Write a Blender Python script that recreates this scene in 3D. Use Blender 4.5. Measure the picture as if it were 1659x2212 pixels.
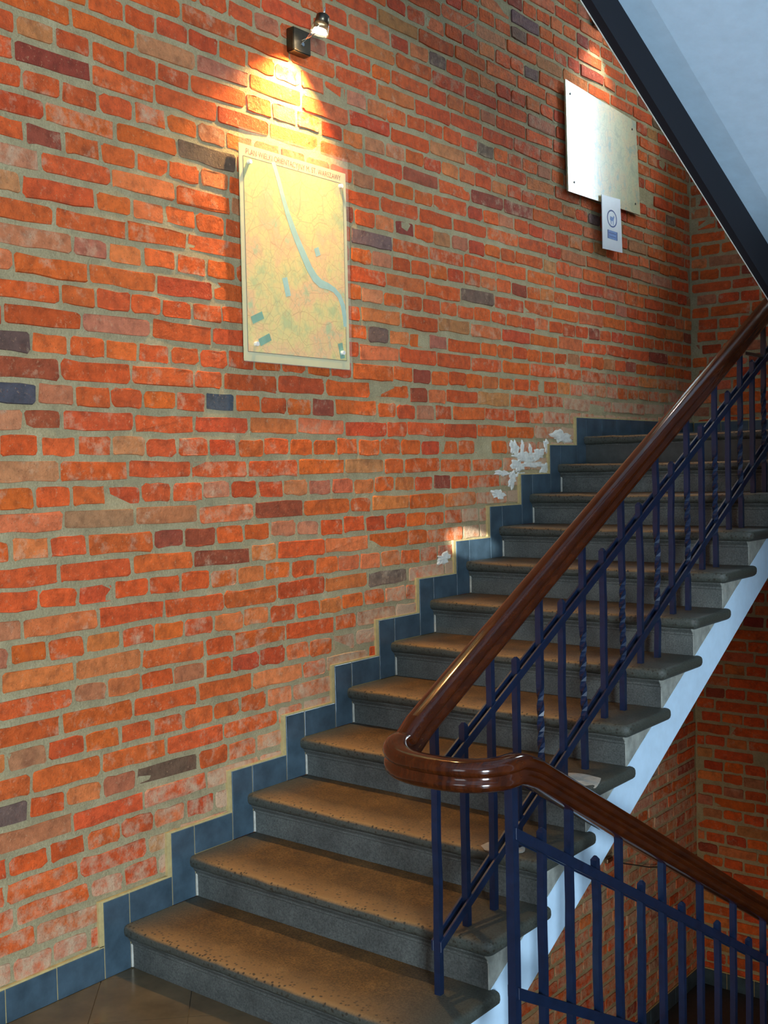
import bpy, bmesh, math, random
from mathutils import Vector, Matrix
random.seed(7)
S = bpy.context.scene
for o in list(bpy.data.objects): bpy.data.objects.remove(o)
COL = S.collection

# ------------------------------------------------------------------ camera
FPX = 2417.0
CAM = Vector((2.979, -2.285, 1.631)); YAW, PITCH, ROLL = -0.674, -0.037, -0.022
cf = Vector((math.cos(PITCH)*math.sin(YAW), math.cos(PITCH)*math.cos(YAW), math.sin(PITCH)))
cr0 = Vector((math.cos(YAW), -math.sin(YAW), 0)); cu0 = cr0.cross(cf)
cr = cr0*math.cos(ROLL)+cu0*math.sin(ROLL); cu = cu0*math.cos(ROLL)-cr0*math.sin(ROLL)
cd = bpy.data.cameras.new('camera'); cam = bpy.data.objects.new('camera', cd); COL.objects.link(cam)
cd.sensor_fit = 'VERTICAL'; cd.sensor_height = 24; cd.lens = 24*FPX/2212
cam.matrix_world = Matrix(((cr.x, cu.x, -cf.x, CAM.x), (cr.y, cu.y, -cf.y, CAM.y), (cr.z, cu.z, -cf.z, CAM.z), (0, 0, 0, 1)))
cd.clip_start = 0.05
S.camera = cam

def proj(P):
    d = Vector(P)-CAM; z = d.dot(cf)
    return 829.5+FPX*d.dot(cr)/z, 1106-FPX*d.dot(cu)/z, z

# ------------------------------------------------------------------ world, light, exposure
S.view_settings.view_transform = 'Standard'; S.view_settings.look = 'None'
S.view_settings.gamma = 1.0; S.view_settings.use_curve_mapping = False
S.view_settings.exposure = 0.0
w = bpy.data.worlds.new('world'); S.world = w; w.use_nodes = True
w.node_tree.nodes['Background'].inputs[0].default_value = (0.62, 0.82, 1.0, 1)
w.node_tree.nodes['Background'].inputs[1].default_value = 0.20

def area(name, loc, target, sx, sy, power, color, spread=180):
    l = bpy.data.lights.new(name, 'AREA'); l.shape = 'RECTANGLE'; l.size = sx; l.size_y = sy
    l.energy = power; l.color = color; l.spread = math.radians(spread)
    o = bpy.data.objects.new(name, l); COL.objects.link(o); o.location = loc
    o.rotation_euler = (Vector(target)-Vector(loc)).to_track_quat('-Z', 'Y').to_euler(); return o
def spot(name, loc, target, power, color, angle, blend, radius):
    l = bpy.data.lights.new(name, 'SPOT'); l.energy = power; l.color = color
    l.spot_size = math.radians(angle); l.spot_blend = blend; l.shadow_soft_size = radius
    o = bpy.data.objects.new(name, l); COL.objects.link(o); o.location = loc
    o.rotation_euler = (Vector(target)-Vector(loc)).to_track_quat('-Z', 'Y').to_euler(); return o
# daylight through the tall window at the right-hand end of the entrance landing
area('daylight_landing_window', (7.4, -5.2, 1.75), (0.5, 1.6, 1.6), 1.5, 2.6, 800, (0.70, 0.86, 1.0))
# daylight through the smaller window behind the camera
area('daylight_back_window', (1.6, -4.3, 2.0), (0.6, 1.2, 1.3), 1.2, 1.6, 22, (0.80, 0.91, 1.0))
# added warm fill light in the lower storey, brightens the brick under the flight
area('lower_fill', (2.3, -.9, -1.5), (0.0, 2.4, -1.0), .9, .9, 55, (1.0, 0.86, 0.66))
# small patch of sun thrown onto the skirting
spot('sun_patch', (2.2, -4.1, 2.6), (0.01, 2.088, 1.275), 7500, (0.95, 1.0, 1.0), 1.5, .7, .004)

# ------------------------------------------------------------------ materials
def mat(name):
    m = bpy.data.materials.new(name); m.use_nodes = True
    nt = m.node_tree; return m, nt, nt.nodes['Principled BSDF']
def N(nt, t, **kw):
    n = nt.nodes.new(t)
    for k, v in kw.items():
        if k.startswith('i_'):
            n.inputs[int(k[2:]) if k[2:].isdigit() else k[2:].replace('_', ' ')].default_value = v
        else: setattr(n, k, v)
    return n
def ramp(nt, stops):
    n = nt.nodes.new('ShaderNodeValToRGB'); e = n.color_ramp.elements
    e[0].position, e[0].color = stops[0]; e[1].position, e[1].color = stops[1]
    for p, c in stops[2:]:
        x = e.new(p); x.color = c
    return n
def g(v): return (v, v, v, 1)
def mixc(nt, fac, a, b, mode='MIX'):
    n = nt.nodes.new('ShaderNodeMix'); n.data_type = 'RGBA'; n.blend_type = mode
    for s, v in ((0, fac), (6, a), (7, b)):
        if hasattr(v, 'is_linked') or hasattr(v, 'links'): nt.links.new(v, n.inputs[s])
        else: n.inputs[s].default_value = v
    return n.outputs[2]
def noise(nt, scale, detail=4, rough=.6, vec=None):
    n = N(nt, 'ShaderNodeTexNoise'); n.inputs['Scale'].default_value = scale
    n.inputs['Detail'].default_value = detail; n.inputs['Roughness'].default_value = rough
    if vec: nt.links.new(vec, n.inputs['Vector'])
    return n
def bump(nt, bsdf, h, strength, dist):
    b = N(nt, 'ShaderNodeBump'); b.inputs['Strength'].default_value = strength; b.inputs['Distance'].default_value = dist
    nt.links.new(h, b.inputs['Height']); nt.links.new(b.outputs[0], bsdf.inputs['Normal']); return b

def plain(name, col, rough=.5, metal=0., var=.12, scale=30., bmp=0., coat=0.):
    m, nt, b = mat(name); pos = N(nt, 'ShaderNodeNewGeometry').outputs['Position']
    n = noise(nt, scale, 4, .6, pos)
    r = ramp(nt, [(.3, tuple(c*(1-var) for c in col)+(1,)), (.7, tuple(min(1, c*(1+var)) for c in col)+(1,))])
    nt.links.new(n.outputs[0], r.inputs[0]); nt.links.new(r.outputs[0], b.inputs['Base Color'])
    b.inputs['Roughness'].default_value = rough; b.inputs['Metallic'].default_value = metal
    b.inputs['Coat Weight'].default_value = coat
    if bmp: bump(nt, b, n.outputs[0], bmp, .004)
    return m

MORTAR = (0.47, 0.375, 0.20)
def make_mortar():
    m, nt, b = mat('lime_mortar'); pos = N(nt, 'ShaderNodeNewGeometry').outputs['Position']
    n1 = noise(nt, 9, 5, .65, pos); n2 = noise(nt, 140, 4, .7, pos)
    r = ramp(nt, [(.25, (.24, .185, .095, 1)), (.55, MORTAR+(1,)), (.8, (.66, .55, .33, 1))])
    a = N(nt, 'ShaderNodeMath', operation='MULTIPLY_ADD'); nt.links.new(n2.outputs[0], a.inputs[0]); a.inputs[1].default_value = .5
    s = N(nt, 'ShaderNodeMath', operation='MULTIPLY'); nt.links.new(n1.outputs[0], s.inputs[0]); s.inputs[1].default_value = .55
    nt.links.new(s.outputs[0], a.inputs[2]); nt.links.new(a.outputs[0], r.inputs[0])
    nt.links.new(r.outputs[0], b.inputs['Base Color']); b.inputs['Roughness'].default_value = .95
    nb = noise(nt, 45, 6, .75, pos); bump(nt, b, nb.outputs[0], 1.0, .012); return m
def make_brick():
    m, nt, b = mat('red_brick'); pos = N(nt, 'ShaderNodeNewGeometry').outputs['Position']
    oi = N(nt, 'ShaderNodeObjectInfo'); at = N(nt, 'ShaderNodeAttribute', attribute_name='Col')
    base = mixc(nt, 1.0, oi.outputs['Color'], at.outputs['Color'], 'MULTIPLY')
    n1 = noise(nt, 26, 5, .65, pos)
    r1 = ramp(nt, [(.28, g(.62)), (.5, g(1.0)), (.75, g(1.3))]); nt.links.new(n1.outputs[0], r1.inputs[0])
    c = mixc(nt, 1.0, base, r1.outputs[0], 'MULTIPLY')
    # darker burnt blotches
    n3 = noise(nt, 11, 3, .5, pos); r3 = ramp(nt, [(.60, g(0)), (.74, g(.45))]); nt.links.new(n3.outputs[0], r3.inputs[0])
    c = mixc(nt, r3.outputs[0], c, (.17, .045, .022, 1))
    # lime smears; amount per brick in alpha
    al = N(nt, 'ShaderNodeMath', operation='MULTIPLY'); nt.links.new(oi.outputs['Alpha'], al.inputs[0]); nt.links.new(at.outputs['Alpha'], al.inputs[1])
    n2 = noise(nt, 17, 7, .72, pos)
    th = N(nt, 'ShaderNodeMath', operation='ADD'); nt.links.new(n2.outputs[0], th.inputs[0]); nt.links.new(al.outputs[0], th.inputs[1])
    r2 = ramp(nt, [(.62, g(0)), (1.05/1.2, g(.9))]); nt.links.new(th.outputs[0], r2.inputs[0])
    c = mixc(nt, r2.outputs[0], c, (.62, .42, .26, 1))
    # tiny pale flecks and dark pits
    v = N(nt, 'ShaderNodeTexVoronoi'); v.inputs['Scale'].default_value = 75; nt.links.new(pos, v.inputs['Vector'])
    rv = ramp(nt, [(.10, g(.5)), (.17, g(0))]); nt.links.new(v.outputs['Distance'], rv.inputs[0])
    c = mixc(nt, rv.outputs[0], c, (.20, .05, .025, 1))
    n5 = noise(nt, 95, 3, .6, pos); r5 = ramp(nt, [(.62, g(0)), (.74, g(.55))]); nt.links.new(n5.outputs[0], r5.inputs[0])
    c = mixc(nt, r5.outputs[0], c, (.60, .34, .18, 1))
    nt.links.new(c, b.inputs['Base Color']); b.inputs['Roughness'].default_value = .82
    b.inputs['Specular IOR Level'].default_value = .3
    nb = noise(nt, 60, 6, .7, pos); bump(nt, b, nb.outputs[0], .9, .009); return m
def make_tread():
    m, nt, b = mat('worn_stone_tread'); ge = N(nt, 'ShaderNodeNewGeometry'); pos = ge.outputs['Position']
    tc = N(nt, 'ShaderNodeTexCoord'); sx = N(nt, 'ShaderNodeSeparateXYZ'); nt.links.new(tc.outputs['Object'], sx.inputs[0])
    sn = N(nt, 'ShaderNodeSeparateXYZ'); nt.links.new(ge.outputs['Normal'], sn.inputs[0])
    n1 = noise(nt, 8, 5, .6, pos); n2 = noise(nt, 160, 4, .75, pos)
    rb = ramp(nt, [(.3, (.070, .033, .008, 1)), (.55, (.130, .063, .015, 1)), (.8, (.21, .108, .032, 1))]); nt.links.new(n1.outputs[0], rb.inputs[0])
    rs = ramp(nt, [(.36, g(.35)), (.5, g(1.0)), (.66, g(1.7))]); nt.links.new(n2.outputs[0], rs.inputs[0])
    brown = mixc(nt, 1., rb.outputs[0], rs.outputs[0], 'MULTIPLY')
    rg = ramp(nt, [(.3, (.026, .030, .024, 1)), (.7, (.080, .085, .068, 1))]); nt.links.new(n2.outputs[0], rg.inputs[0])
    # worn zone: top faces, away from the two ends
    nz = N(nt, 'ShaderNodeMapRange'); nt.links.new(sn.outputs[2], nz.inputs[0]); nz.inputs[1].default_value = .35; nz.inputs[2].default_value = .85
    ex = N(nt, 'ShaderNodeMapRange'); nt.links.new(sx.outputs[0], ex.inputs[0]); ex.inputs[1].default_value = 0.0; ex.inputs[2].default_value = .16
    ex2 = N(nt, 'ShaderNodeMapRange'); nt.links.new(sx.outputs[0], ex2.inputs[0]); ex2.inputs[1].default_value = 1.20; ex2.inputs[2].default_value = .92
    f = N(nt, 'ShaderNodeMath', operation='MULTIPLY'); nt.links.new(nz.outputs[0], f.inputs[0]); nt.links.new(ex.outputs[0], f.inputs[1])
    f2 = N(nt, 'ShaderNodeMath', operation='MULTIPLY'); nt.links.new(f.outputs[0], f2.inputs[0]); nt.links.new(ex2.outputs[0], f2.inputs[1])
    c = mixc(nt, f2.outputs[0], rg.outputs[0], brown)
    # pits along the front edge
    v = N(nt, 'ShaderNodeTexVoronoi'); v.inputs['Scale'].default_value = 62; nt.links.new(pos, v.inputs['Vector'])
    rv = ramp(nt, [(.20, g(.95)), (.32, g(0))]); nt.links.new(v.outputs['Distance'], rv.inputs[0])
    fr = N(nt, 'ShaderNodeMapRange'); nt.links.new(sx.outputs[1], fr.inputs[0]); fr.inputs[1].default_value = .12; fr.inputs[2].default_value = .015
    pf = N(nt, 'ShaderNodeMath', operation='MULTIPLY'); nt.links.new(rv.outputs[0], pf.inputs[0]); nt.links.new(fr.outputs[0], pf.inputs[1])
    fl = N(nt, 'ShaderNodeMath', operation='MULTIPLY'); nt.links.new(fr.outputs[0], fl.inputs[0]); nt.links.new(f2.outputs[0], fl.inputs[1])
    fl2 = N(nt, 'ShaderNodeMath', operation='MULTIPLY'); nt.links.new(fl.outputs[0], fl2.inputs[0]); fl2.inputs[1].default_value = .8
    c = mixc(nt, fl2.outputs[0], c, (.30, .165, .060, 1))
    c = mixc(nt, pf.outputs[0], c, (.025, .02, .012, 1))
    nt.links.new(c, b.inputs['Base Color']); b.inputs['Roughness'].default_value = .55
    bump(nt, b, n2.outputs[0], .5, .003); return m
def make_riser():
    m, nt, b = mat('grey_stone_riser'); pos = N(nt, 'ShaderNodeNewGeometry').outputs['Position']
    n1 = noise(nt, 7, 5, .6, pos); n2 = noise(nt, 190, 4, .75, pos)
    r = ramp(nt, [(.3, (.024, .028, .025, 1)), (.7, (.115, .122, .110, 1))]); nt.links.new(n2.outputs[0], r.inputs[0])
    r1 = ramp(nt, [(.3, g(.65)), (.7, g(1.35))]); nt.links.new(n1.outputs[0], r1.inputs[0])
    c = mixc(nt, 1., r.outputs[0], r1.outputs[0], 'MULTIPLY'); nt.links.new(c, b.inputs['Base Color'])
    b.inputs['Roughness'].default_value = .6; bump(nt, b, n2.outputs[0], .5, .003); return m
def make_wood():
    m, nt, b = mat('varnished_mahogany'); pos = N(nt, 'ShaderNodeNewGeometry').outputs['Position']
    mp = N(nt, 'ShaderNodeMapping'); mp.inputs['Scale'].default_value = (30, 3, 8); nt.links.new(pos, mp.inputs[0])
    n = noise(nt, 3, 5, .6, mp.outputs[0])
    r = ramp(nt, [(.3, (.024, .0045, .001, 1)), (.55, (.050, .0095, .0016, 1)), (.8, (.090, .019, .003, 1))]); nt.links.new(n.outputs[0], r.inputs[0])
    nt.links.new(r.outputs[0], b.inputs['Base Color']); b.inputs['Roughness'].default_value = .14
    b.inputs['Coat Weight'].default_value = .35; b.inputs['Coat Roughness'].default_value = .08; b.inputs['Specular IOR Level'].default_value = .35; return m
def make_map(name, cols, lines, rough):
    m, nt, b = mat(name); tc = N(nt, 'ShaderNodeTexCoord').outputs['Object']
    n1 = noise(nt, 7, 7, .66, tc)
    r = ramp(nt, [(.36, cols[0]), (.46, cols[1]), (.56, cols[2]), (.64, cols[3])]); nt.links.new(n1.outputs[0], r.inputs[0])
    c = r.outputs[0]
    for sc, wd, colr, amt in lines:
        v = N(nt, 'ShaderNodeTexVoronoi', feature='DISTANCE_TO_EDGE'); v.inputs['Scale'].default_value = sc
        dn = noise(nt, 6, 2, .5, tc); ad = N(nt, 'ShaderNodeMix'); ad.data_type = 'RGBA'; ad.inputs[0].default_value = .06
        nt.links.new(tc, ad.inputs[6]); nt.links.new(dn.outputs['Color'], ad.inputs[7]); nt.links.new(ad.outputs[2], v.inputs['Vector'])
        rv = ramp(nt, [(0., g(amt)), (wd, g(0))]); nt.links.new(v.outputs['Distance'], rv.inputs[0])
        c = mixc(nt, rv.outputs[0], c, colr)
    nt.links.new(c, b.inputs['Base Color']); b.inputs['Roughness'].default_value = rough
    return m

M = dict(
    mortar=make_mortar(), brick=make_brick(), tread=make_tread(), riser=make_riser(), wood=make_wood(),
    tile=plain('blue_grey_skirting_tile', (.048, .080, .105), .28, var=.3, scale=14, coat=.2),
    grout=plain('cream_grout', (.48, .36, .15), .9, var=.15, scale=40),
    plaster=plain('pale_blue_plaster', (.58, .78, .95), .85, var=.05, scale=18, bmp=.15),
    lime=plain('lime_plaster_residue', (.68, .66, .58), .95, var=.18, scale=45, bmp=.5),
    navy=plain('navy_painted_iron', (.005, .0125, .036), .34, var=.25, scale=35),
    board=plain('dark_navy_board', (.0012, .0016, .006), .8, var=.2),
    floor=plain('brown_floor_tile', (.115, .085, .045), .22, var=.28, scale=6, coat=.1),
    dfloor=plain('dark_landing_floor', (.05, .055, .05), .5, var=.2),
    fgrout=plain('floor_grout', (.20, .17, .12), .7),
    steel=plain('brushed_steel', (.35, .33, .28), .3, metal=1., var=.15),
    stud=plain('polished_stud', (.9, .92, .9), .35, metal=.3, var=.02),
    bronze=plain('dark_bronze', (.12, .10, .07), .35, metal=1., var=.2),
    chrome=plain('chrome', (.85, .85, .85), .08, metal=1., var=.02),
    white=plain('white_paper', (.86, .88, .9), .35, var=.02, coat=.4),
    ink=plain('blue_print', (.02, .055, .22), .5, var=.2),
    inkpale=plain('pale_blue_print', (.12, .22, .5), .5, var=.25, scale=90),
    black=plain('black_ink', (.06, .05, .03), .6),
    red=plain('red_ink', (.24, .03, .015), .6),
    river=plain('printed_river', (.30, .50, .44), .4, var=.1),
    park=plain('printed_park', (.13, .32, .22), .4, var=.2),
    paper=plain('map_margin_paper', (.60, .55, .30), .35, var=.05, coat=.3),
    endstone=plain('pale_stone_end', (.30, .31, .27), .8, var=.3, scale=22, bmp=.3),
    cable=plain('dark_cable', (.03, .035, .03), .5),
    cement=plain('pale_cement_repair', (.42, .40, .34), .9, var=.2, scale=40, bmp=.5),
)
M['map1'] = make_map('city_map_print', [(.46, .50, .20, 1), (.72, .58, .20, 1), (.78, .46, .20, 1), (.42, .50, .24, 1)],
    [(10, .014, (.40, .20, .07, 1), .55), (34, .05, (.42, .30, .12, 1), .5)], .32)
M['map2'] = make_map('district_map_print', [(.42, .42, .24, 1), (.54, .52, .28, 1), (.62, .48, .24, 1), (.34, .42, .30, 1)],
    [(13, .03, (.32, .30, .20, 1), .5), (34, .05, (.34, .34, .24, 1), .5)], .30)
M['map2'].node_tree.nodes['Principled BSDF'].inputs['Coat Weight'].default_value = 1.0
M['map2'].node_tree.nodes['Principled BSDF'].inputs['Coat Roughness'].default_value = .16
m, nt, b = mat('clear_acrylic'); b.inputs['Base Color'].default_value = (1, .99, .95, 1); b.inputs['Alpha'].default_value = .05
b.inputs['Roughness'].default_value = .12; b.inputs['IOR'].default_value = 1.49; M['acrylic'] = m
m, nt, b = mat('lamp_glass'); b.inputs['Base Color'].default_value = (.10, .07, .03, 1); b.inputs['Alpha'].default_value = .55; b.inputs['Roughness'].default_value = .08; M['glass'] = m
def emit(name, col, st):
    m, nt, b = mat(name); b.inputs['Base Color'].default_value = (1, 1, 1, 1)
    b.inputs['Emission Color'].default_value = col+(1,); b.inputs['Emission Strength'].default_value = st; return m
M['bulb'] = emit('halogen_bulb', (1, .90, .72), 30)
M['bulb2'] = emit('cool_bulb', (.85, .95, 1.), 25)
M['daypane'] = emit('daylit_window_pane', (.74, .90, 1.), 24.0)

# ------------------------------------------------------------------ helpers
def obj(name, bm, m, parent=None, loc=None, smooth=False):
    me = bpy.data.meshes.new(name); bm.to_mesh(me); bm.free(); me.materials.append(m)
    if smooth:
        for p in me.polygons: p.use_smooth = True
    o = bpy.data.objects.new(name, me); COL.objects.link(o)
    if loc is not None: o.location = loc
    if parent is not None: o.parent = parent
    return o
def empty(name, loc=(0, 0, 0)):
    o = bpy.data.objects.new(name, None); COL.objects.link(o); o.location = loc; return o
def tag(o, label, cat=None, group=None, kind=None):
    o['label'] = label
    if cat: o['category'] = cat
    if group: o['group'] = group
    if kind: o['kind'] = kind
    return o
def bx(bm, x0, x1, y0, y1, z0, z1):
    v = [bm.verts.new(p) for p in ((x0, y0, z0), (x1, y0, z0), (x1, y1, z0), (x0, y1, z0), (x0, y0, z1), (x1, y0, z1), (x1, y1, z1), (x0, y1, z1))]
    for f in ((3, 2, 1, 0), (4, 5, 6, 7), (0, 1, 5, 4), (1, 2, 6, 5), (2, 3, 7, 6), (3, 0, 4, 7)): bm.faces.new([v[i] for i in f])
    return v
def box(x0, x1, y0, y1, z0, z1, bev=0., seg=1):
    bm = bmesh.new(); bx(bm, x0, x1, y0, y1, z0, z1)
    if bev: bmesh.ops.bevel(bm, geom=bm.edges[:], offset=bev, segments=seg, affect='EDGES')
    return bm
def prism_x(bm, poly, x0, x1):      # poly of (y, z) counter-clockwise seen from +x
    a = [bm.verts.new((x0, y, z)) for y, z in poly]; b_ = [bm.verts.new((x1, y, z)) for y, z in poly]
    bm.faces.new(list(reversed(a))); bm.faces.new(b_); n = len(poly)
    for i in range(n): bm.faces.new((a[i], a[(i+1) % n], b_[(i+1) % n], b_[i]))
def tube(bm, pts, rad, n=8, cap=True):
    pts = [Vector(p) for p in pts]; rings = []
    for i, p in enumerate(pts):
        t = (pts[min(i+1, len(pts)-1)]-pts[max(i-1, 0)]).normalized()
        a = t.orthogonal().normalized() if abs(t.z) > .9 else t.cross(Vector((0, 0, 1))).normalized(); b_ = t.cross(a)
        r_ = rad[i] if isinstance(rad, (list, tuple)) else rad
        rings.append([bm.verts.new(p+(a*math.cos(2*math.pi*k/n)+b_*math.sin(2*math.pi*k/n))*r_) for k in range(n)])
    for i in range(len(rings)-1):
        for k in range(n): bm.faces.new((rings[i][k], rings[i][(k+1) % n], rings[i+1][(k+1) % n], rings[i+1][k]))
    if cap: bm.faces.new(list(reversed(rings[0]))); bm.faces.new(rings[-1])
    bmesh.ops.recalc_face_normals(bm, faces=bm.faces[:])

# ------------------------------------------------------------------ stair constants
G, R, W = 0.29, 0.14944, 1.268
NS = 12
YF = 4.674                                   # far wall
ZTOP = NS*R                                  # upper landing
ZLOW = -NS*R
nl = lambda y: (y/G+1)*R                     # nosing line of the flight
D_, H_ = 0.076, 0.101                        # skirting offset and height above the tread

# ------------------------------------------------------------------ brick walls
CH = 0.0793                                  # course height
Z0 = 2.047                                   # centre of a header course
def brick_template(L, H, rng):
    """irregular hand-made brick face, 16 outline points, edges worn round"""
    hl, hh = L/2, H/2; c = min(.006+rng.random()*.009, hl*.5); pts = []
    for sx, sy, a0 in ((1, -1, -90), (1, 1, 0), (-1, 1, 90), (-1, -1, 180)):
        c_ = c*rng.uniform(.5, 1.5)
        for a in (0, 45, 90):
            an = math.radians(a0+a); pts.append(((hl-c_)*sx+c_*math.cos(an), (hh-c_)*sy+c_*math.sin(an)))
        if a0 == 0: pts += [(hl*rng.uniform(.15, .5), hh), (-hl*rng.uniform(.15, .5), hh)]
        if a0 == 180: pts += [(-hl*rng.uniform(.15, .5), -hh), (hl*rng.uniform(.15, .5), -hh)]
    pts = [(x+rng.gauss(0, .0019), y+rng.gauss(0, .0021)) for x, y in pts]
    n = len(pts); V = [(x, y, -.006) for x, y in pts]
    ins = .0034
    tx, ty = rng.uniform(-.012, .012), rng.uniform(-.03, .03)
    V += [(x*(1-ins/hl), y*(1-ins/hh), .0034+tx*x+ty*y+rng.gauss(0, .0007)) for x, y in pts]
    F = [(i, (i+1) % n, n+(i+1) % n, n+i) for i in range(n)]+[tuple(range(n, 2*n))]
    return V, F
rngT = random.Random(3)
TEMPL = {'s': [brick_template(.262, .0640, rngT) for _ in range(26)], 'h': [brick_template(.130, .0640, rngT) for _ in range(26)]}
TLEN = {'s': .262, 'h': .130}
TMESH = {}
for kd in TEMPL:
    for i, (V, F) in enumerate(TEMPL[kd]):
        me = bpy.data.meshes.new('brick'); me.from_pydata(V, [], F); me.materials.append(M['brick'])
        at = me.attributes.new('Col', 'FLOAT_COLOR', 'POINT')
        for d in at.data: d.color = (1, 1, 1, 1)
        TMESH[kd, i] = me
def brick_colour(rng):
    u = rng.random()
    if u < .58: c = (.66, .105, .018)
    elif u < .74: c = (.58, .078, .017)
    elif u < .87: c = (.66, .160, .045)
    elif u < .955: c = (.52, .175, .070)
    elif u < .985: c = (.34, .060, .028)
    else: c = (.20, .110, .070)
    k = rng.uniform(.86, 1.14); return (c[0]*k, c[1]*k*rng.uniform(.85, 1.2), c[2]*k*rng.uniform(.8, 1.3))
def layout(u0, u1, v0, v1, seed, phase):
    """English cross bond: header courses alternate with stretcher courses; returns centre u, v, length, kind"""
    rng = random.Random(seed); out = []
    i0 = math.ceil((v0-Z0)/CH); i1 = math.floor((v1-Z0)/CH)
    for i in range(i0, i1+1):
        v = Z0+i*CH
        head = (i % 2 == 0) or rng.random() < .06
        pitch = .1395 if head else .2730
        off = phase+(0 if head else (.068 if (i//2) % 2 else .205))+rng.uniform(-.02, .02)
        u = u0-pitch+((off-u0) % pitch)
        while u < u1:
            kd = 'h' if head else 's'; p = pitch*rng.uniform(.95, 1.05)
            if not head and rng.random() < .07: kd, p = 'h', .1395
            if head and rng.random() < .05: kd, p = 's', .2730
            a, b_ = max(u+rng.uniform(.0022, .0065), u0+.004), min(u+p-rng.uniform(.0022, .0065), u1-.004)
            if b_-a > .035:
                if b_-a < .17: kd = 'h'
                out.append(((a+b_)/2, v+rng.gauss(0, .0022), b_-a, kd))
            u += p
    return out
def build_wall(wall, bricks, to_world, hidden, smear, special, limit=300, seed=1):
    rng = random.Random(seed); recs = []
    for u, v, L, kd in bricks:
        col = brick_colour(rng); sm = smear(u, v, rng)
        for su, sv, sc, rad in special:
            if abs(u-su) < L/2+.01 and abs(v-sv) < rad: col = sc; sm = 0
        M4 = to_world @ Matrix.Translation((u, v, rng.gauss(0, .0014))) @ Matrix.Rotation(rng.gauss(0, .009), 4, 'Z') @ Matrix.Diagonal((L/TLEN[kd], rng.uniform(.93, 1.06), 1, 1))
        c3 = M4 @ Vector((0, 0, 0)); ar = 0
        if not hidden(u, v):
            x, y, z = proj(c3)
            if z > .1 and -20 < x < 1679 and -20 < y < 2232:
                q = [proj(M4 @ Vector((sx*TLEN[kd]/2, sy*.033, 0))) for sx, sy in ((-1, -1), (1, -1), (1, 1), (-1, 1))]
                ar = abs(sum(q[i][0]*q[(i+1) % 4][1]-q[(i+1) % 4][0]*q[i][1] for i in range(4)))/2
        recs.append((ar, M4, kd, rng.randrange(26), col, sm))
    recs.sort(key=lambda r_: -r_[0])
    for ar, M4, kd, t, col, sm in recs[:limit]:
        if ar <= 0: continue
        o = bpy.data.objects.new('brick', TMESH[kd, t]); COL.objects.link(o); o.matrix_world = M4
        o.color = col+(sm,); o.parent = wall
    V, F, C = [], [], []
    for ar, M4, kd, t, col, sm in recs[:limit] if False else [r_ for i, r_ in enumerate(recs) if i >= limit or r_[0] <= 0]:
        tv, tf = TEMPL[kd][t]; b0 = len(V)
        V += [tuple(M4 @ Vector(p)) for p in tv]; F += [tuple(b0+i for i in f) for f in tf]; C += [col+(sm,)]*len(tv)
    me = bpy.data.meshes.new('brickwork'); me.from_pydata(V, [], F); me.materials.append(M['brick'])
    at = me.attributes.new('Col', 'FLOAT_COLOR', 'POINT')
    at.data.foreach_set('color', [x for c in C for x in c])
    o = bpy.data.objects.new('brickwork', me); COL.objects.link(o); o.color = (1, 1, 1, 1); o.parent = wall; o['kind'] = 'stuff'

# left wall (plane x = 0)
wl = obj('wall_left', box(-.25, 0, -2.8, YF+.25, -2.9, 5.3), M['mortar'])
tag(wl, 'old exposed red brick wall with pale mortar along the left of the stairs', kind='structure')
TW = Matrix(((0, 0, 1, 0), (1, 0, 0, 0), (0, 1, 0, 0), (0, 0, 0, 1)))
def hid_left(y, z):
    if 3.19 <= y: return ZTOP-.25 < z < ZTOP+.05
    if y < 0: return z < 0.05
    if 0.62 < y < 1.21 and 2.06 < z < 2.82: return True
    if 3.05 < y < 3.85 and 3.12 < z < 3.62: return True
    return nl(y)-.33 < z < nl(y)-.02 or (y < .4 and z < 0)
def smear_left(y, z, rng):
    d = z-(nl(min(y, 3.3))+.02)
    s = .06
    if y < -.05: d = z-.12
    if d > -.05: s += max(0, 1-d/.36)*(.26 if y < 1.0 else .34)
    if 1.9 < y < 3.1 and 0 < d < .5: s += .05
    if z < -.2: s += .16
    return max(0, min(.5, s+rng.gauss(0, .045)))
sp = [(.098, 1.492, (.40, .19, .085), .03), (.454, 1.891, (.075, .085, .10), .03), (-.348, 1.881, (.075, .07, .085), .03), (-.357, 2.04, (.13, .07, .055), .03),
      (.234, .607, (.17, .09, .05), .03), (.55, 2.75, (.15, .09, .055), .03)]
build_wall(wl, layout(-2.8, YF, -2.85, 5.25, 11, .02), TW, hid_left, smear_left, sp, 300, 5)

# far wall (plane y = YF)
WX0, WX1, WZ0, WZ1 = .80, 1.44, 3.35, 4.75
bm = bmesh.new()
for q in ((-.25, WX0, -2.9, 5.3), (WX1, 2.85, -2.9, 5.3), (WX0, WX1, -2.9, WZ0), (WX0, WX1, WZ1, 5.3)): bx(bm, q[0], q[1], YF, YF+.35, q[2], q[3])
wf = obj('wall_far', bm, M['mortar'])
tag(wf, 'shadowed red brick end wall beyond the upper landing', kind='structure')
TF = Matrix(((1, 0, 0, 0), (0, 0, -1, YF), (0, 1, 0, 0), (0, 0, 0, 1)))
build_wall(wf, [q for q in layout(0.006, 2.8, -2.85, 5.25, 23, .05) if not (WX0-.07 < q[0] < WX1+.07 and WZ0-.03 < q[1] < WZ1+.03)], TF, lambda x, z: ZTOP-.25 < z < ZTOP+.05 or x > 1.2, lambda x, z, rng: max(0, .03+rng.gauss(0, .03)), [], 300, 9)

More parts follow.
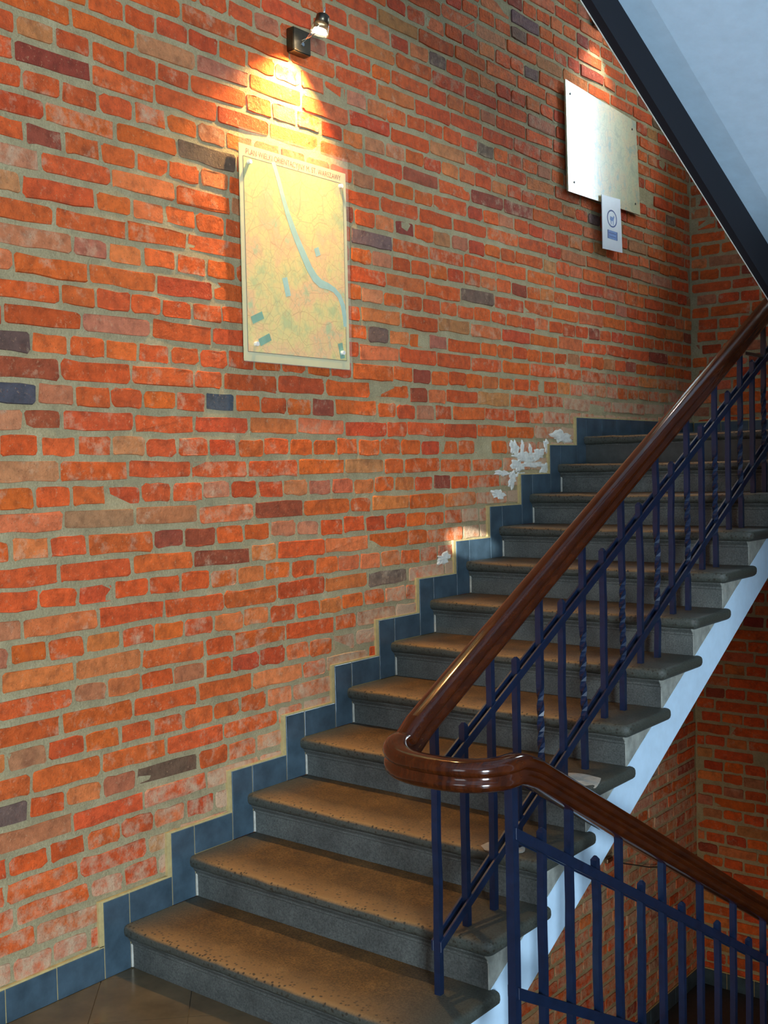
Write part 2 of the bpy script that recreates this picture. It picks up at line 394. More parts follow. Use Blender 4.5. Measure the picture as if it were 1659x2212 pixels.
win = empty('window_1', ((WX0+WX1)/2, YF+.28, WZ0)); tag(win, 'daylit window in the far wall above the upper landing', kind='structure')
def wadd(n_, bm, m_): o = obj(n_, bm, m_); o.parent = win; o.matrix_parent_inverse = Matrix.Translation(win.location).inverted()
xm, zm = (WX0+WX1)/2, WZ0+.9
for q in ((WX0, WX0+.05, WZ0, WZ1), (WX1-.05, WX1, WZ0, WZ1), (WX0+.05, WX1-.05, WZ0, WZ0+.05), (WX0+.05, WX1-.05, WZ1-.05, WZ1), (xm-.02, xm+.02, WZ0+.05, WZ1-.05), (WX0+.05, xm-.02, zm-.02, zm+.02), (xm+.02, WX1-.05, zm-.02, zm+.02)):
    wadd('window_frame', box(q[0], q[1], YF+.26, YF+.31, q[2], q[3]), M['plaster'])
for q in ((WX0+.05, xm-.02, WZ0+.05, zm-.02), (xm+.02, WX1-.05, WZ0+.05, zm-.02), (WX0+.05, xm-.02, zm+.02, WZ1-.05), (xm+.02, WX1-.05, zm+.02, WZ1-.05)):
    wadd('window_pane', box(q[0], q[1], YF+.282, YF+.288, q[2], q[3]), M['daypane'])
# plain side wall of the well and the ceiling above
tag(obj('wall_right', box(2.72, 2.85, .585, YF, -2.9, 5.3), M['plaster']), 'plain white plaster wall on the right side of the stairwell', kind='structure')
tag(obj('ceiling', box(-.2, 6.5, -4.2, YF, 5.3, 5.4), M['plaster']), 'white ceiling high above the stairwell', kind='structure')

# lime residue left on the bricks beside the upper steps
def blob(y, z, ry, rz, seed, name='plaster_patch', holes=0):
    rng = random.Random(seed); bm = bmesh.new(); n = 26
    ph = [rng.uniform(0, 6.28) for _ in range(4)]
    def rad(a): return 1+.22*math.sin(2*a+ph[0])+.16*math.sin(5*a+ph[1])+.13*math.sin(9*a+ph[2])
    o = [bm.verts.new((.002, y+ry*rad(2*math.pi*i/n)*math.cos(2*math.pi*i/n), z+rz*rad(2*math.pi*i/n)*math.sin(2*math.pi*i/n))) for i in range(n)]
    i_ = [bm.verts.new((.0085+rng.uniform(-.001, .0015), y+.78*ry*rad(2*math.pi*i/n)*math.cos(2*math.pi*i/n), z+.78*rz*rad(2*math.pi*i/n)*math.sin(2*math.pi*i/n))) for i in range(n)]
    c = bm.verts.new((.009, y, z))
    for i in range(n):
        j = (i+1) % n; bm.faces.new((o[i], o[j], i_[j], i_[i])); bm.faces.new((i_[i], i_[j], c))
    return obj(name, bm, M['lime'], wl)
def unproj_x(px, py, x):
    d = cf+cr*((px-829.5)/FPX)-cu*((py-1106)/FPX); t = (x-CAM.x)/d.x; return CAM+d*t
for k, (px, py, a, b_) in enumerate(((1214, 943, 24, 13), (1112, 968, 9, 16), (1134, 988, 26, 9), (1162, 982, 15, 12), (1118, 1006, 13, 12), (1152, 1004, 26, 7), (1107, 1036, 9, 15), (1086, 1022, 14, 6),
        (1182, 966, 7, 14), (1178, 1012, 10, 12), (1078, 1068, 14, 9), (1126, 1026, 10, 6), (1128, 968, 4, 14), (1146, 972, 4, 10), (960, 1206, 13, 10))):
    P = unproj_x(px, py, .006); blob(P.y, P.z, a*.0044, b_*.0027, 40+k)

# ------------------------------------------------------------------ floors
def clip(poly, a, b_, c):      # keep a*x+b*y<=c
    out = []
    for i in range(len(poly)):
        p, q = poly[i], poly[(i+1) % len(poly)]; dp, dq = a*p[0]+b_*p[1]-c, a*q[0]+b_*q[1]-c
        if dp <= 0: out.append(p)
        if dp*dq < 0: t = dp/(dp-dq); out.append((p[0]+t*(q[0]-p[0]), p[1]+t*(q[1]-p[1])))
    return out
FY = .30
fl = obj('floor', box(0, 4.4, -4.4, FY, -.22, -.006), M['fgrout'])
tag(fl, 'brown tiled landing floor at the foot of the stairs', kind='structure')
ts, q2 = .296, math.sqrt(.5); cnt = 0
for i in range(-14, 16):
    for j in range(-14, 20):
        u0, v0 = .24+i*ts, .065+j*ts; e = .0012
        sq = [(u0+e, v0+e), (u0+ts-e, v0+e), (u0+ts-e, v0+ts-e), (u0+e, v0+ts-e)]
        poly = [((u+v)*q2, (u-v)*q2) for u, v in sq]
        for a, b_, c in ((-1, 0, -.002), (1, 0, 3.4), (0, 1, FY), (0, -1, 3.2)): poly = clip(poly, a, b_, c) if len(poly) > 2 else []
        if len(poly) < 3: continue
        area_ = sum(poly[k][0]*poly[(k+1) % len(poly)][1]-poly[(k+1) % len(poly)][0]*poly[k][1] for k in range(len(poly)))
        if abs(area_) < .002: continue
        if area_ < 0: poly.reverse()
        bm = bmesh.new(); a = [bm.verts.new((x, y, -.008)) for x, y in poly]; b_ = [bm.verts.new((x, y, 0)) for x, y in poly]
        bm.faces.new(b_); bm.faces.new(list(reversed(a)))
        for k in range(len(poly)): bm.faces.new((a[k], a[(k+1) % len(poly)], b_[(k+1) % len(poly)], b_[k]))
        obj('floor_tile', bm, M['floor'], fl)
tag(obj('landing_slab', box(0.0, 2.72, 3.21, YF, ZTOP-.20, ZTOP), M['dfloor'], smooth=False), 'upper landing slab between the top step and the far brick wall', kind='structure')
tag(obj('landing_slab', box(0.0, 2.72, 3.15, YF, ZLOW-.20, ZLOW), M['dfloor']), 'dark lower landing deep in the stairwell below the railing', kind='structure')

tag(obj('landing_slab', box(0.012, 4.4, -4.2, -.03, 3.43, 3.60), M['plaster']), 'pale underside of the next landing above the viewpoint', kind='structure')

# ------------------------------------------------------------------ skirting
def skirting(name, label, boxes_back, boxes_tile):
    bm = bmesh.new()
    for b_ in boxes_back: bx(bm, *b_)
    s = obj(name, bm, M['grout']); tag(s, label, kind='structure')
    for b_ in boxes_tile: obj('skirting_tile', box(*b_, .0012), M['tile'], s)
    return s
back, tiles = [], []
gp = .0019
ys = [-.076-.1815*i for i in range(13)]
for i in range(12): tiles.append((-.004, .016, ys[i+1]+gp, ys[i]-gp, 0.001, .104))
back.append((-.005, .0125, ys[12], -D_, .001, .110))
for k in range(1, NS+1):
    y0 = (k-1)*G-D_; zt = k*R+H_; yj = (k-1)*G+.030; y1 = k*G-D_
    if k == NS: y1 = yj+.18
    tiles.append((-.004, .016, y0+gp, yj-gp, (k-1)*R+.001, zt))
    tiles.append((-.004, .016, yj+gp, y1-gp, k*R+.001, zt))
    back.append((-.005, .0125, y0, y1, (k-1)*R+.001, zt+.006)); back.append((-.005, .0125, y0-.017, y0, (k-1)*R+H_+.0062, zt+.006))
y = (NS-1)*G+.21
while y < YF-.02:
    tiles.append((-.004, .016, y+gp, min(y+.18, YF)-gp, ZTOP+.001, ZTOP+H_)); y += .18
back.append((-.005, .0125, (NS-1)*G+.21, YF, ZTOP+.001, ZTOP+H_+.006))
skirting('baseboard_left', 'stepped blue-grey tile skirting climbing the brick wall beside the steps', back, tiles)
skirting('baseboard_far', 'blue-grey tile skirting on the far wall of the upper landing', [(0.02, 2.7, YF-.0125, YF+.005, ZTOP+.001, ZTOP+H_+.009)],
         [(.02+.18*i+gp, .02+.18*(i+1)-gp, YF-.016, YF+.004, ZTOP+.001, ZTOP+H_) for i in range(14)])
skirting('baseboard_lower', 'dim tile skirting around the lower landing', [(-.005, .0125, 3.2, YF, ZLOW+.001, ZLOW+.111), (.02, 2.7, YF-.0125, YF+.005, ZLOW+.001, ZLOW+.111)],
         [(-.004, .016, 3.2+.18*i+gp, min(3.2+.18*(i+1), YF-.02)-gp, ZLOW+.001, ZLOW+.104) for i in range(8)] +
         [(.02+.18*i+gp, .02+.18*(i+1)-gp, YF-.016, YF+.004, ZLOW+.001, ZLOW+.104) for i in range(14)])

# ------------------------------------------------------------------ staircase
def slab_bm(w_, d_, t_, seed):
    """tread slab with a bull nose on the front and right edges, a little dished by wear; origin at left end of the nosing, top z = 0"""
    bm = bmesh.new(); rng = random.Random(seed); rc = .030
    prof = [(.018, 0.), (.010, -.0012), (.0035, -.005), (.0005, -.012), (0., -.024), (.003, -.034), (.010, -.041), (.020, -t_)]
    xs = [(w_-rc)*i/22 for i in range(23)]
    jit = [(rng.gauss(0, .0014), rng.gauss(0, .0010)) for _ in xs]
    loops = []
    for d, z in prof:
        lp = []
        for i, x in enumerate(xs):
            sg = math.sin(math.pi*min(1, x/w_))**2
            lp.append((min(x, w_-rc), d+jit[i][0], z-(.007*sg if z > -.03 else 0)+jit[i][1]))
        for a in (18, 36, 54, 72, 90):
            r_ = math.radians(a); lp.append((w_-rc+(rc-d)*math.sin(r_), rc-(rc-d)*math.cos(r_), z))
        for y in (.10, .20, d_): lp.append((w_-d, y, z))
        lp.append((0, d_, z)); loops.append([bm.verts.new(q) for q in lp])
    n = len(loops[0])
    for a, b_ in zip(loops[:-1], loops[1:]):
        for i in range(n): bm.faces.new((a[i], b_[i], b_[(i+1) % n], a[(i+1) % n]))
    bm.faces.new(loops[0]); bm.faces.new(list(reversed(loops[-1])))
    bmesh.ops.triangulate(bm, faces=[f for f in bm.faces if len(f.verts) > 4])
    bmesh.ops.recalc_face_normals(bm, faces=bm.faces[:])
    return bm
st = empty('stone_staircase', (0, 0, 0))
tag(st, 'flight of worn grey and brown stone steps rising along the brick wall', 'staircase')
NT = .046
XL = .0165
for k in range(1, NS+1):
    y0, zt = (k-1)*G, k*R
    last = k == NS
    s = obj('step', slab_bm(W-XL, (.336 if not last else .30), NT, k), M['tread'], st, (XL, y0, zt), smooth=True)
    s.data.set_sharp_from_angle(angle=math.radians(40)) if hasattr(s.data, 'set_sharp_from_angle') else None
    bm = bmesh.new(); zb = (k-1)*R; xe = W-.032-XL
    # riser with a cavetto under the nosing, fillet, plain face; relative to the step origin
    pr = [(.034, -R+.0005), (.033, -NT-.028), (.030, -NT-.024), (.030, -NT-.017), (.019, -NT-.004), (.018, -NT+.001), (.30, -NT+.001), (.33, -R+.0005)]
    if k == 1: pr[-1] = (.30, -R+.0005)
    prism_x(bm, list(pr), 0.0, xe)
    bmesh.ops.recalc_face_normals(bm, faces=bm.faces[:])
    obj('riser', bm, M['riser'], s)
    bm = bmesh.new(); prism_x(bm, list(pr), xe, xe+.004); bmesh.ops.recalc_face_normals(bm, faces=bm.faces[:])
    obj('step_end', bm, M['endstone'], s)
    bm = bmesh.new()      # mortar fillet where step meets the skirting
    tube(bm, [(.002, .032, -R+.004), (.002, .032, -NT-.022)], .005, 6)
    obj('joint_mortar', bm, M['cement'], s)
# plastered side and soffit
bm = bmesh.new()
ya, yb = .10, 3.21
poly = [(ya+.28, nl(ya+.28)-.345), (yb, nl(yb)-.345), (yb, nl(yb)-.182), (.10, nl(.10)-.182), (.10, .0)]
prism_x(bm, poly, 0.013, W-.030)
bmesh.ops.recalc_face_normals(bm, faces=bm.faces[:])
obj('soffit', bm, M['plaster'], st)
bm = bmesh.new()      # straight skim of plaster along the side
prism_x(bm, [(.36, nl(.36)-.346), (yb, nl(yb)-.346), (yb, nl(yb)-.170), (.05, nl(.05)-.170), (.05, .001), (.30, .001)], W-.0300, W-.0262)
bmesh.ops.recalc_face_normals(bm, faces=bm.faces[:])
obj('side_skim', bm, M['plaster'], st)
# pale cement repair at a broken tread corner and small lead plugs
def lump(x, y, z, rx, ry, rz, seed, parent, m_):
    bm = bmesh.new(); bmesh.ops.create_icosphere(bm, subdivisions=2, radius=1); rng = random.Random(seed)
    for v in bm.verts:
        k = 1+rng.uniform(-.16, .16); v.co = Vector((v.co.x*rx*k, v.co.y*ry*k, v.co.z*rz*k))
    return obj('cement_repair', bm, m_, parent, (x, y, z))
lump(1.165, 3*G+.085, 4*R-.004, .095, .105, .010, 1, st, M['cement'])
lump(1.205, 3*G+.03, 4*R-.030, .055, .035, .028, 2, st, M['cement'])
lump(1.10, 2*G+.05, 3*R-.003, .07, .06, .007, 3, st, M['cement'])

# ------------------------------------------------------------------ railing
XR = 1.135
X2, LY0, LZ0, LSL = 1.478, .080, .712, .079/.145
rl = empty('stair_railing', (XR, .22, R))
tag(rl, 'navy iron stair railing with twisted balusters and a varnished wooden handrail', 'railing')
def radd(name, bm, m_, smooth=False):
    o = obj(name, bm, m_, None, None, smooth); o.location = (0, 0, 0); o.parent = rl
    o.matrix_parent_inverse = Matrix.Translation(rl.location).inverted(); return o
def baluster(x, y, z0, z1, side, twist, tip, seed, name='baluster'):
    bm = bmesh.new(); rng = random.Random(seed); h = side/2; rings = []
    n = 46 if twist else 14; f1, f2 = rng.uniform(1.5, 3.5), rng.uniform(0, 6)
    lo, hi = (z0+.14, z1-.30)
    ph = rng.uniform(-.05, .05); bx_, by_ = rng.uniform(-.003, .003), rng.uniform(-.004, .004)
    for i in range(n+1):
        z = z0+(z1-z0)*i/n; t = min(1, max(0, (z-lo)/(hi-lo))) if twist else 0
        a = ph+t*math.pi*2*twist; wv = math.sin(math.pi*i/n)*(1+.6*math.sin(f1*6.28*i/n+f2))
        kx = .90 if (twist > 1 and 0 < t < 1) else 1
        rings.append([bm.verts.new((x+bx_*wv+(cx*math.cos(a)-cy*math.sin(a))*h*kx, y+by_*wv+(cx*math.sin(a)+cy*math.cos(a))*h*kx, z)) for cx, cy in ((-1, -1), (1, -1), (1, 1), (-1, 1))])
    if tip:
        rings.append([bm.verts.new((x+cx*h*.35, y+cy*h*.35, z1+.010)) for cx, cy in ((-1, -1), (1, -1), (1, 1), (-1, 1))])
    for i in range(len(rings)-1):
        for k in range(4): bm.faces.new((rings[i][k], rings[i][(k+1) % 4], rings[i+1][(k+1) % 4], rings[i+1][k]))
    bm.faces.new(list(reversed(rings[0]))); bm.faces.new(rings[-1])
    return radd(name, bm, M['navy'])
UB = .497; LBF = lambda y: nl(y)+.028+.022*(y-.23)
for k in range(1, NS+1):
    yt = (k-1)*G+.226
    baluster(XR, yt, k*R-.003, nl(yt)+.660, .0195, (1.5+.25*(k % 3)) if k > 2 else 0, False, 100+k)
    if k > 1:
        y_ = (k-1)*G+.081; baluster(XR, y_, k*R-.003, nl(y_)+.545, .0195, 0, True, 200+k)
def flat_bar(x, ya, yb, zf, hh, tt):
    bm = bmesh.new(); prism_x(bm, [(ya, zf(ya)-hh/2), (yb, zf(yb)-hh/2), (yb, zf(yb)+hh/2), (ya, zf(ya)+hh/2)], x-tt/2, x+tt/2)
    bmesh.ops.recalc_face_normals(bm, faces=bm.faces[:]); bmesh.ops.bevel(bm, geom=bm.edges[:], offset=.0012, segments=1, affect='EDGES')
    return radd('rail_bar', bm, M['navy'])
for dx in (-.0135, .0135):
    flat_bar(XR+dx, .215, 11*G+.24, lambda y: nl(y)+UB, .030, .008)
    flat_bar(XR+dx, .215, 11*G+.24, LBF, .030, .008)
lb = lambda y: LZ0-LSL*(y-LY0)
for i in range(0, 21):
    y_ = LY0+.145*i
    if i % 2 == 0: baluster(X2, y_, lb(y_)-.60, lb(y_)+.165, .024 if i == 0 else .0195, 0, False, 300+i, 'newel_post' if i == 0 else 'baluster')
    else: baluster(X2, y_, lb(y_)-.60, lb(y_)+.045, .0195, 0, True, 300+i)
for dx in (-.0135, .0135):
    flat_bar(X2+dx, LY0-.005, LY0+.145*20+.02, lb, .032, .008)
    flat_bar(X2+dx, LY0-.005, LY0+.145*20+.02, lambda y: lb(y)-.408, .032, .008)
# handrail: one path, cut into three lengths
HR = .0395
def handrail():
    hz = lambda y: nl(y)+.698
    lz = lambda y: lb(y)+.188
    pts = []
    yt0 = .125; zr = .868; y = 3.6
    while y > yt0+.06: pts.append(Vector((XR, y, hz(y)))); y -= .09
    nU = len(pts)
    cx, rx, ry = (XR+X2)/2, (X2-XR)/2, .125; cy = .100
    pts.append(Vector((XR, yt0+.03, hz(yt0+.03)-.002)))
    m_ = 22
    for i in range(m_+1):
        a = math.pi*i/m_; e = .82
        cxx = -math.copysign(abs(math.cos(a))**e, math.cos(a)); syy = math.sin(a)**e
        z = zr+.018*math.cos(a)**3 if i < m_//2 else zr+.004*(1-math.sin(a))
        pts.append(Vector((cx+rx*cxx, cy-ry*syy, z)))
    pts.append(Vector((X2, cy+.035, zr-.006))); nB = len(pts)
    y = cy+.085
    while y < 3.1: pts.append(Vector((X2, y, lz(y)))); y += .09
    prof = [(0, .040), (.014, .039), (.026, .034), (.034, .024), (.036, .013), (.033, .005), (.0275, .001), (.0275, -.008), (.032, -.012), (.034, -.020), (.032, -.031), (.024, -.038), (0, -.040)]
    prof = prof+[(-a, b_) for a, b_ in reversed(prof[1:-1])]
    rings = []
    for i, p in enumerate(pts):
        t = (pts[min(i+1, len(pts)-1)]-pts[max(i-1, 0)]).normalized()
        s = t.cross(Vector((0, 0, 1))).normalized(); n = s.cross(t)
        rings.append([p+s*a+n*b_ for a, b_ in prof])
    for name, a, b_ in (('handrail', 0, nU+1), ('handrail_bend', nU, nB), ('handrail', nB-1, len(pts))):
        bm = bmesh.new(); vs = [[bm.verts.new(q) for q in r_] for r_ in rings[a:b_]]; n = len(prof)
        for i in range(len(vs)-1):
            for k in range(n): bm.faces.new((vs[i][k], vs[i][(k+1) % n], vs[i+1][(k+1) % n], vs[i+1][k]))
        bm.faces.new(vs[0]); bm.faces.new(list(reversed(vs[-1])))
        bmesh.ops.recalc_face_normals(bm, faces=bm.faces[:])
        o = radd(name, bm, M['wood'], True); o.data.set_sharp_from_angle(angle=math.radians(50))
handrail()
bm = bmesh.new(); bx(bm, XR-.006, XR+.006, 2.60, 3.25, 2.108, 2.122); radd('tie_bar', bm, M['steel'])

# ------------------------------------------------------------------ flight overhead
SL = .4376
uf = empty('upper_flight', (1.40, 3.0, 2.1))
tag(uf, 'white plastered underside of the next flight overhead with a dark edge board', 'staircase')
def uadd(name, bm, m_):
    bmesh.ops.recalc_face_normals(bm, faces=bm.faces[:])
    o = obj(name, bm, m_, None); o.parent = uf; o.matrix_parent_inverse = Matrix.Translation(uf.location).inverted(); return o
sz = lambda y: 3.048-SL*(y-.883)
y0_, y1_ = -.02, 3.4
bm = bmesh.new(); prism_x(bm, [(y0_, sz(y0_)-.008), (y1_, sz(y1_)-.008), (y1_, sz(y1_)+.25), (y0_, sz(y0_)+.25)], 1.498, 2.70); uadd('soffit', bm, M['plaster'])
bm = bmesh.new()
a = [(1.40, sz, .004), (1.498, sz, -.008)]
for (xa, fa, da), (xb, fb, db) in zip(a[:-1], a[1:]):
    bm.faces.new([bm.verts.new(p) for p in ((xa, y0_, fa(y0_)+da), (xb, y0_, fb(y0_)+db), (xb, y1_, fb(y1_)+db), (xa, y1_, fa(y1_)+da))])
prism_x(bm, [(y0_, sz(y0_)+.02), (y1_, sz(y1_)+.02), (y1_, sz(y1_)+.24), (y0_, sz(y0_)+.24)], 1.40, 1.497)
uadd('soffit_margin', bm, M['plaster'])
l1 = lambda y: 2.996-.4666*(y-.717)
bm = bmesh.new(); prism_x(bm, [(y0_, l1(y0_)), (y1_, l1(y1_)), (y1_, sz(y1_)+.28), (y0_, sz(y0_)+.28)], 1.372, 1.400); uadd('edge_board', bm, M['board'])
bm = bmesh.new(); prism_x(bm, [(y0_, l1(y0_)-.004), (y1_, l1(y1_)-.004), (y1_, l1(y1_)+.03), (y0_, l1(y0_)+.03)], 1.370, 1.372); uadd('edge_bead', bm, M['lime'])

# flight going down on the right (treads below the frame)
lf = empty('lower_flight', (1.40, FY, 0)); tag(lf, 'stone flight going down to the lower landing behind the right-hand railing', 'staircase')
for j in range(1, NS):
    bm = box(1.40, 2.70, FY+(j-1)*.27-.03, FY+j*.27+.01, -j*R-.16, -j*R, .012, 2)
    o = obj('step', bm, M['riser'], None); o.parent = lf; o.matrix_parent_inverse = Matrix.Translation(lf.location).inverted()

# ------------------------------------------------------------------ posters, notice, lamps
def rounded_panel(y0, y1, z0, z1, x0, x1, r_=.004):
    return box(x0, x1, y0, y1, z0, z1, min(r_, (x1-x0)*.4), 2)
def strip(bm, y0, y1, z0, z1, x, t=.0004): bx(bm, x, x+t, y0, y1, z0, z1)
def ribbon(pts, wd, x, t=.0005):
    bm = bmesh.new(); L_, R_ = [], []
    for i, (y, z) in enumerate(pts):
        a = pts[max(i-1, 0)]; b_ = pts[min(i+1, len(pts)-1)]; dy, dz = b_[0]-a[0], b_[1]-a[1]; l = math.hypot(dy, dz)
        w_ = wd[i] if isinstance(wd, (list, tuple)) else wd
        L_.append((y-dz/l*w_, z+dy/l*w_)); R_.append((y+dz/l*w_, z-dy/l*w_))
    poly = L_+list(reversed(R_))
    n = len(pts); va = [bm.verts.new((x+t, *p)) for p in L_]; vb = [bm.verts.new((x+t, *p)) for p in R_]
    wa = [bm.verts.new((x, *p)) for p in L_]; wb = [bm.verts.new((x, *p)) for p in R_]
    for i in range(n-1):
        bm.faces.new((va[i], va[i+1], vb[i+1], vb[i])); bm.faces.new((wa[i], wb[i], wb[i+1], wa[i+1]))
        bm.faces.new((va[i], wa[i], wa[i+1], va[i+1])); bm.faces.new((vb[i], vb[i+1], wb[i+1], wb[i]))
    bmesh.ops.recalc_face_normals(bm, faces=bm.faces[:]); return bm
def child(name, bm, m_, par):
    o = obj(name, bm, m_, None); o.parent = par; o.matrix_parent_inverse = Matrix.Translation(par.location).inverted(); return o
def text_mesh(body, size, width, y, z, x, m_, par, name):
    cu_ = bpy.data.curves.new('t', 'FONT'); cu_.body = body; cu_.size = size; cu_.align_x = 'CENTER'; cu_.align_y = 'CENTER'
    to = bpy.data.objects.new('t', cu_); COL.objects.link(to); dg = bpy.context.evaluated_depsgraph_get()
    me = bpy.data.meshes.new_from_object(to.evaluated_get(dg)); bpy.data.objects.remove(to)
    xs = [v.co.x for v in me.vertices]; k = width/(max(xs)-min(xs))
    for v in me.vertices: v.co = Vector((x, y+v.co.x*k, z+v.co.y))
    me.materials.clear(); me.materials.append(m_); me.name = name
    o = bpy.data.objects.new(name, me); COL.objects.link(o); o.parent = par; o.matrix_parent_inverse = Matrix.Translation(par.location).inverted(); return o
def disc_x(y, z, x0, x1, r_, n=14, r2=None):
    bm = bmesh.new(); tube(bm, [(x0, y, z), (x1, y, z)], [r_, r_ if r2 is None else r2], n); return bm
# framed city map under clear acrylic
PX = .024
pm = empty('city_map_poster', (PX, .915, 2.044))
tag(pm, 'tall yellowed city map with a blue river under clear acrylic, below the lit lamp', 'poster')
y0, y1, z0, z1 = .615, 1.214, 2.044, 2.835
child('map_sheet', rounded_panel(y0, y1, z0, z1, PX-.004, PX), M['paper'], pm)
child('map_print', box(PX, PX+.0005, y0+.022, y1-.022, z0+.035, z1-.047), M['map1'], pm)
bm = bmesh.new(); a, b_, c, d = y0+.020, y1-.022, z0+.034, z1-.046
for q in ((a, b_, c, c+.0022), (a, b_, d, d+.0022), (a, a+.0022, c, d), (b_, b_+.0022, c, d)): strip(bm, *q, PX+.0004)
child('map_border', bm, M['black'], pm)
def mp(px, py):      # pixel on the poster -> wall (y, z), by bilinear interpolation of the poster corners
    c = [(516, 312), (747, 375), (755, 800), (526, 780)]
    s, t = .5, .5
    for _ in range(12):
        fx = lambda s, t, k: (c[0][k]*(1-s)*(1-t)+c[1][k]*s*(1-t)+c[2][k]*s*t+c[3][k]*(1-s)*t)
        ex, ey = px-fx(s, t, 0), py-fx(s, t, 1)
        a11 = (c[1][0]-c[0][0])*(1-t)+(c[2][0]-c[3][0])*t; a12 = (c[3][0]-c[0][0])*(1-s)+(c[2][0]-c[1][0])*s
        a21 = (c[1][1]-c[0][1])*(1-t)+(c[2][1]-c[3][1])*t; a22 = (c[3][1]-c[0][1])*(1-s)+(c[2][1]-c[1][1])*s
        dt = a11*a22-a12*a21; s += (ex*a22-ey*a12)/dt; t += (ey*a11-ex*a21)/dt
    return y0+s*(y1-y0), z1-t*(z1-z0)
riv = [mp(*q) for q in ((585, 352), (596, 390), (606, 430), (616, 465), (628, 500), (640, 530), (652, 558), (662, 580), (674, 600), (688, 613), (704, 618), (718, 626), (730, 640), (738, 660), (742, 684), (743, 706))]
child('river_print', ribbon(riv, [.010, .011, .011, .013, .015, .016, .017, .017, .018, .017, .013, .011, .012, .013, .012, .009], PX+.0006), M['river'], pm)
for q in (((541, 693), (563, 681)), ((556, 741), (578, 728)), ((731, 742), (737, 775)), ((608, 600), (616, 640)), ((677, 535), (682, 552))):
    child('park_print', ribbon([mp(*q[0]), mp(*q[1])], .014, PX+.0006), M['park'] if q[0][1] > 660 else M['river'], pm)
text_mesh('PLAN WIELKI ORIENTACYJNY M. ST. WARSZAWY', .030, .53, (y0+y1)/2, z1-.026, PX+.0012, M['red'], pm, 'title_print')
child('acrylic_sheet', box(PX+.004, PX+.008, y0-.002, y1+.004, z0-.004, z1+.055), M['acrylic'], pm)
for q in ((535, 354), (732, 402), (548, 744), (735, 763)):
    yy, zz = mp(*q); child('standoff_screw', disc_x(yy, zz, .006, PX+.014, .0085), M['stud'], pm)
# second map on the right
P2 = .030
p2 = empty('district_map_poster', (P2, 3.45, 3.1))
tag(p2, 'wide pale map board with a bright sheen high up beside the overhead flight', 'poster')
bm = bmesh.new()
cr4 = [(3.036, 3.092), (3.895, 3.105), (3.852, 3.640), (3.022, 3.675)]
vs = [[bm.verts.new((x, y, z)) for y, z in cr4] for x in (P2-.010, P2)]
bm.faces.new(list(reversed(vs[0]))); bm.faces.new(vs[1])
for i in range(4): bm.faces.new((vs[0][i], vs[0][(i+1) % 4], vs[1][(i+1) % 4], vs[1][i]))
child('map_board', bm, M['map2'], p2)
for yy, zz in ((3.07, 3.61), (3.80, 3.585), (3.10, 3.15), (3.83, 3.16)): child('nail', disc_x(yy, zz, .0195, P2+.003, .006, 8), M['cable'], p2)
# notice
ns = empty('notice_sheet', (P2+.008, 3.5, 2.84))
tag(ns, 'small white notice with a blue round emblem hanging below the pale map board', 'sign')
X = P2+.012
bm = bmesh.new(); n4 = [(3.394, 2.838), (3.632, 2.846), (3.612, 3.146), (3.388, 3.135)]
vs = [[bm.verts.new((x, y, z)) for y, z in n4] for x in (X-.004, X)]
bm.faces.new(list(reversed(vs[0]))); bm.faces.new(vs[1])
for i in range(4): bm.faces.new((vs[0][i], vs[0][(i+1) % 4], vs[1][(i+1) % 4], vs[1][i]))
child('paper', bm, M['white'], ns)
bm = bmesh.new(); cyy, czz = 3.507, 3.020; n = 28
for i in range(n):
    a0, a1 = 2*math.pi*i/n, 2*math.pi*(i+1)/n
    bm.faces.new([bm.verts.new((X+.0006, cyy+r_*math.cos(a), czz+r_*math.sin(a)*.82)) for r_, a in ((.060, a0), (.060, a1), (.050, a1), (.050, a0))])
child('emblem_ring', bm, M['ink'], ns)
bm = bmesh.new()      # four-legged silhouette inside the ring
sil = [(-.026, -.004), (-.022, .016), (-.010, .014), (.012, .012), (.018, .024), (.028, .018), (.022, .006), (.018, -.004), (.018, -.030), (.012, -.030), (.010, -.008), (-.008, -.008), (-.010, -.030), (-.016, -.030), (-.018, -.008)]
bm.faces.new([bm.verts.new((X+.0006, cyy+a, czz-.004+b_)) for a, b_ in sil]); bmesh.ops.recalc_face_normals(bm, faces=bm.faces[:])
child('emblem_figure', bm, M['inkpale'], ns)
child('text_panel', box(X, X+.0006, 3.452, 3.570, 2.905, 2.952), M['inkpale'], ns)
bm = bmesh.new()
for q in ((3.452, 3.460, 2.905, 2.952), (3.562, 3.570, 2.905, 2.952), (3.466, 3.556, 2.936, 2.940), (3.470, 3.552, 2.918, 2.921)): strip(bm, *q, X+.0006)
child('text_lines', bm, M['ink'], ns)

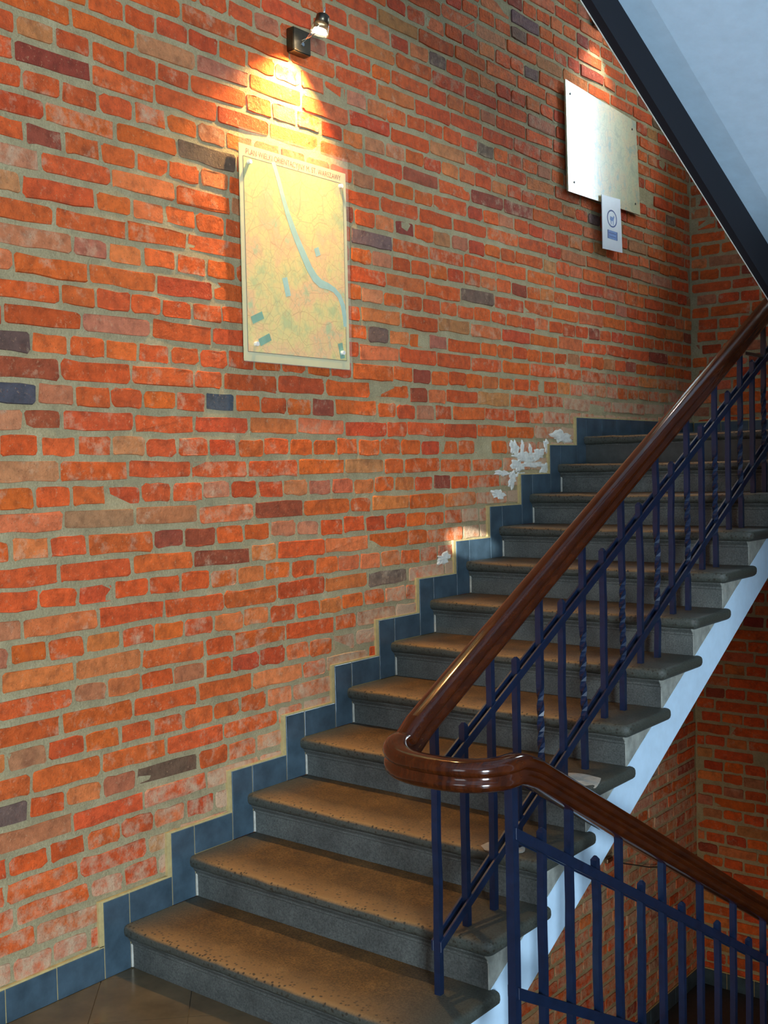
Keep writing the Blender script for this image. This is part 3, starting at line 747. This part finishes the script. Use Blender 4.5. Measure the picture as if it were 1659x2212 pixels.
def wall_lamp(y, z, label, bulb, aim, power, colr, angle, blend, head=(.140, -.005, .015), tilt=(-.25, -.10, -1)):
    lm = empty('wall_lamp', (0, y, z)); tag(lm, label, 'lamp', 'halogen wall spots')
    def ad(n_, bm, m_, sm=False, p_=lm):
        o = obj(n_, bm, m_, None, None, sm); o.parent = p_
        if p_ is not lm: pass
        return o
    ad('wall_plate', box(.006, .045, -.050, .048, -.046, .044, .003, 2), M['bronze'])
    ad('screw_cap', disc_x(0, -.012, .045, .048, .008), M['chrome'])
    h = Vector(head); t = Vector(tilt).normalized()
    bm = bmesh.new(); tube(bm, [(.030, 0, .0), (.065, 0, .004), tuple(h-t*.030)], .0045, 8); ad('arm', bm, M['chrome'], True)
    bm = bmesh.new(); tube(bm, [(.030, 0, -.010), tuple(h-t*.005)], .002, 6); ad('arm_rod', bm, M['chrome'], True)
    bm = bmesh.new(); tube(bm, [h-t*.062, h-t*.055, h-t*.020], [.014, .025, .028], 18); ad('lamp_cap', bm, M['bronze'], True)
    bm = bmesh.new(); tube(bm, [h-t*.085, h-t*.055], .003, 8); ad('pin', bm, M['chrome'], True)
    bm = bmesh.new(); tube(bm, [h-t*.020, h+t*.014], [.033, .036], 20, False); ad('glass_shade', bm, M['glass'], True)
    bm = bmesh.new(); tube(bm, [h-t*.004, h+t*.008], [.024, .030], 18); ad('bulb', bm, bulb, True)
    src = Vector((0, y, z))+h+t*.012
    spot('lamp_light', src, aim, power, colr, angle, blend, .012)
    return lm
wall_lamp(.951, 3.285, 'small steel halogen wall spot glowing above the yellowed city map', M['bulb'], (0.0, .85, 2.80), 175, (1., .62, .22), 100, 1.0)
wall_lamp(3.42, 4.105, 'small steel halogen wall spot half hidden behind the dark edge board', M['bulb2'], (0.0, 3.30, 2.9), 17, (1., .95, .86), 92, .7, head=(.15, .02, -.02))

# loose cable and clip on the wall below the flight
cb = empty('wall_cable', (.01, 2.0, -.3)); tag(cb, 'thin dark cable drooping from a clip on the brick wall under the stairs', 'cable')
def unproj_x(px, py, x):
    d = cf+cr*((px-829.5)/FPX)-cu*((py-1106)/FPX); t = (x-CAM.x)/d.x; return CAM+d*t
cpts = [unproj_x(px, py, .018) for px, py in ((1330, 1862), (1352, 1866), (1375, 1869), (1400, 1873), (1428, 1873), (1455, 1868))]
bm = bmesh.new(); tube(bm, cpts, .004, 6); child('cable', bm, M['cable'], cb)
c0 = unproj_x(1315, 1857, .018)
child('clip', box(.006, .030, c0.y-.035, c0.y+.035, c0.z-.014, c0.z+.014, .004, 2), M['steel'], cb)
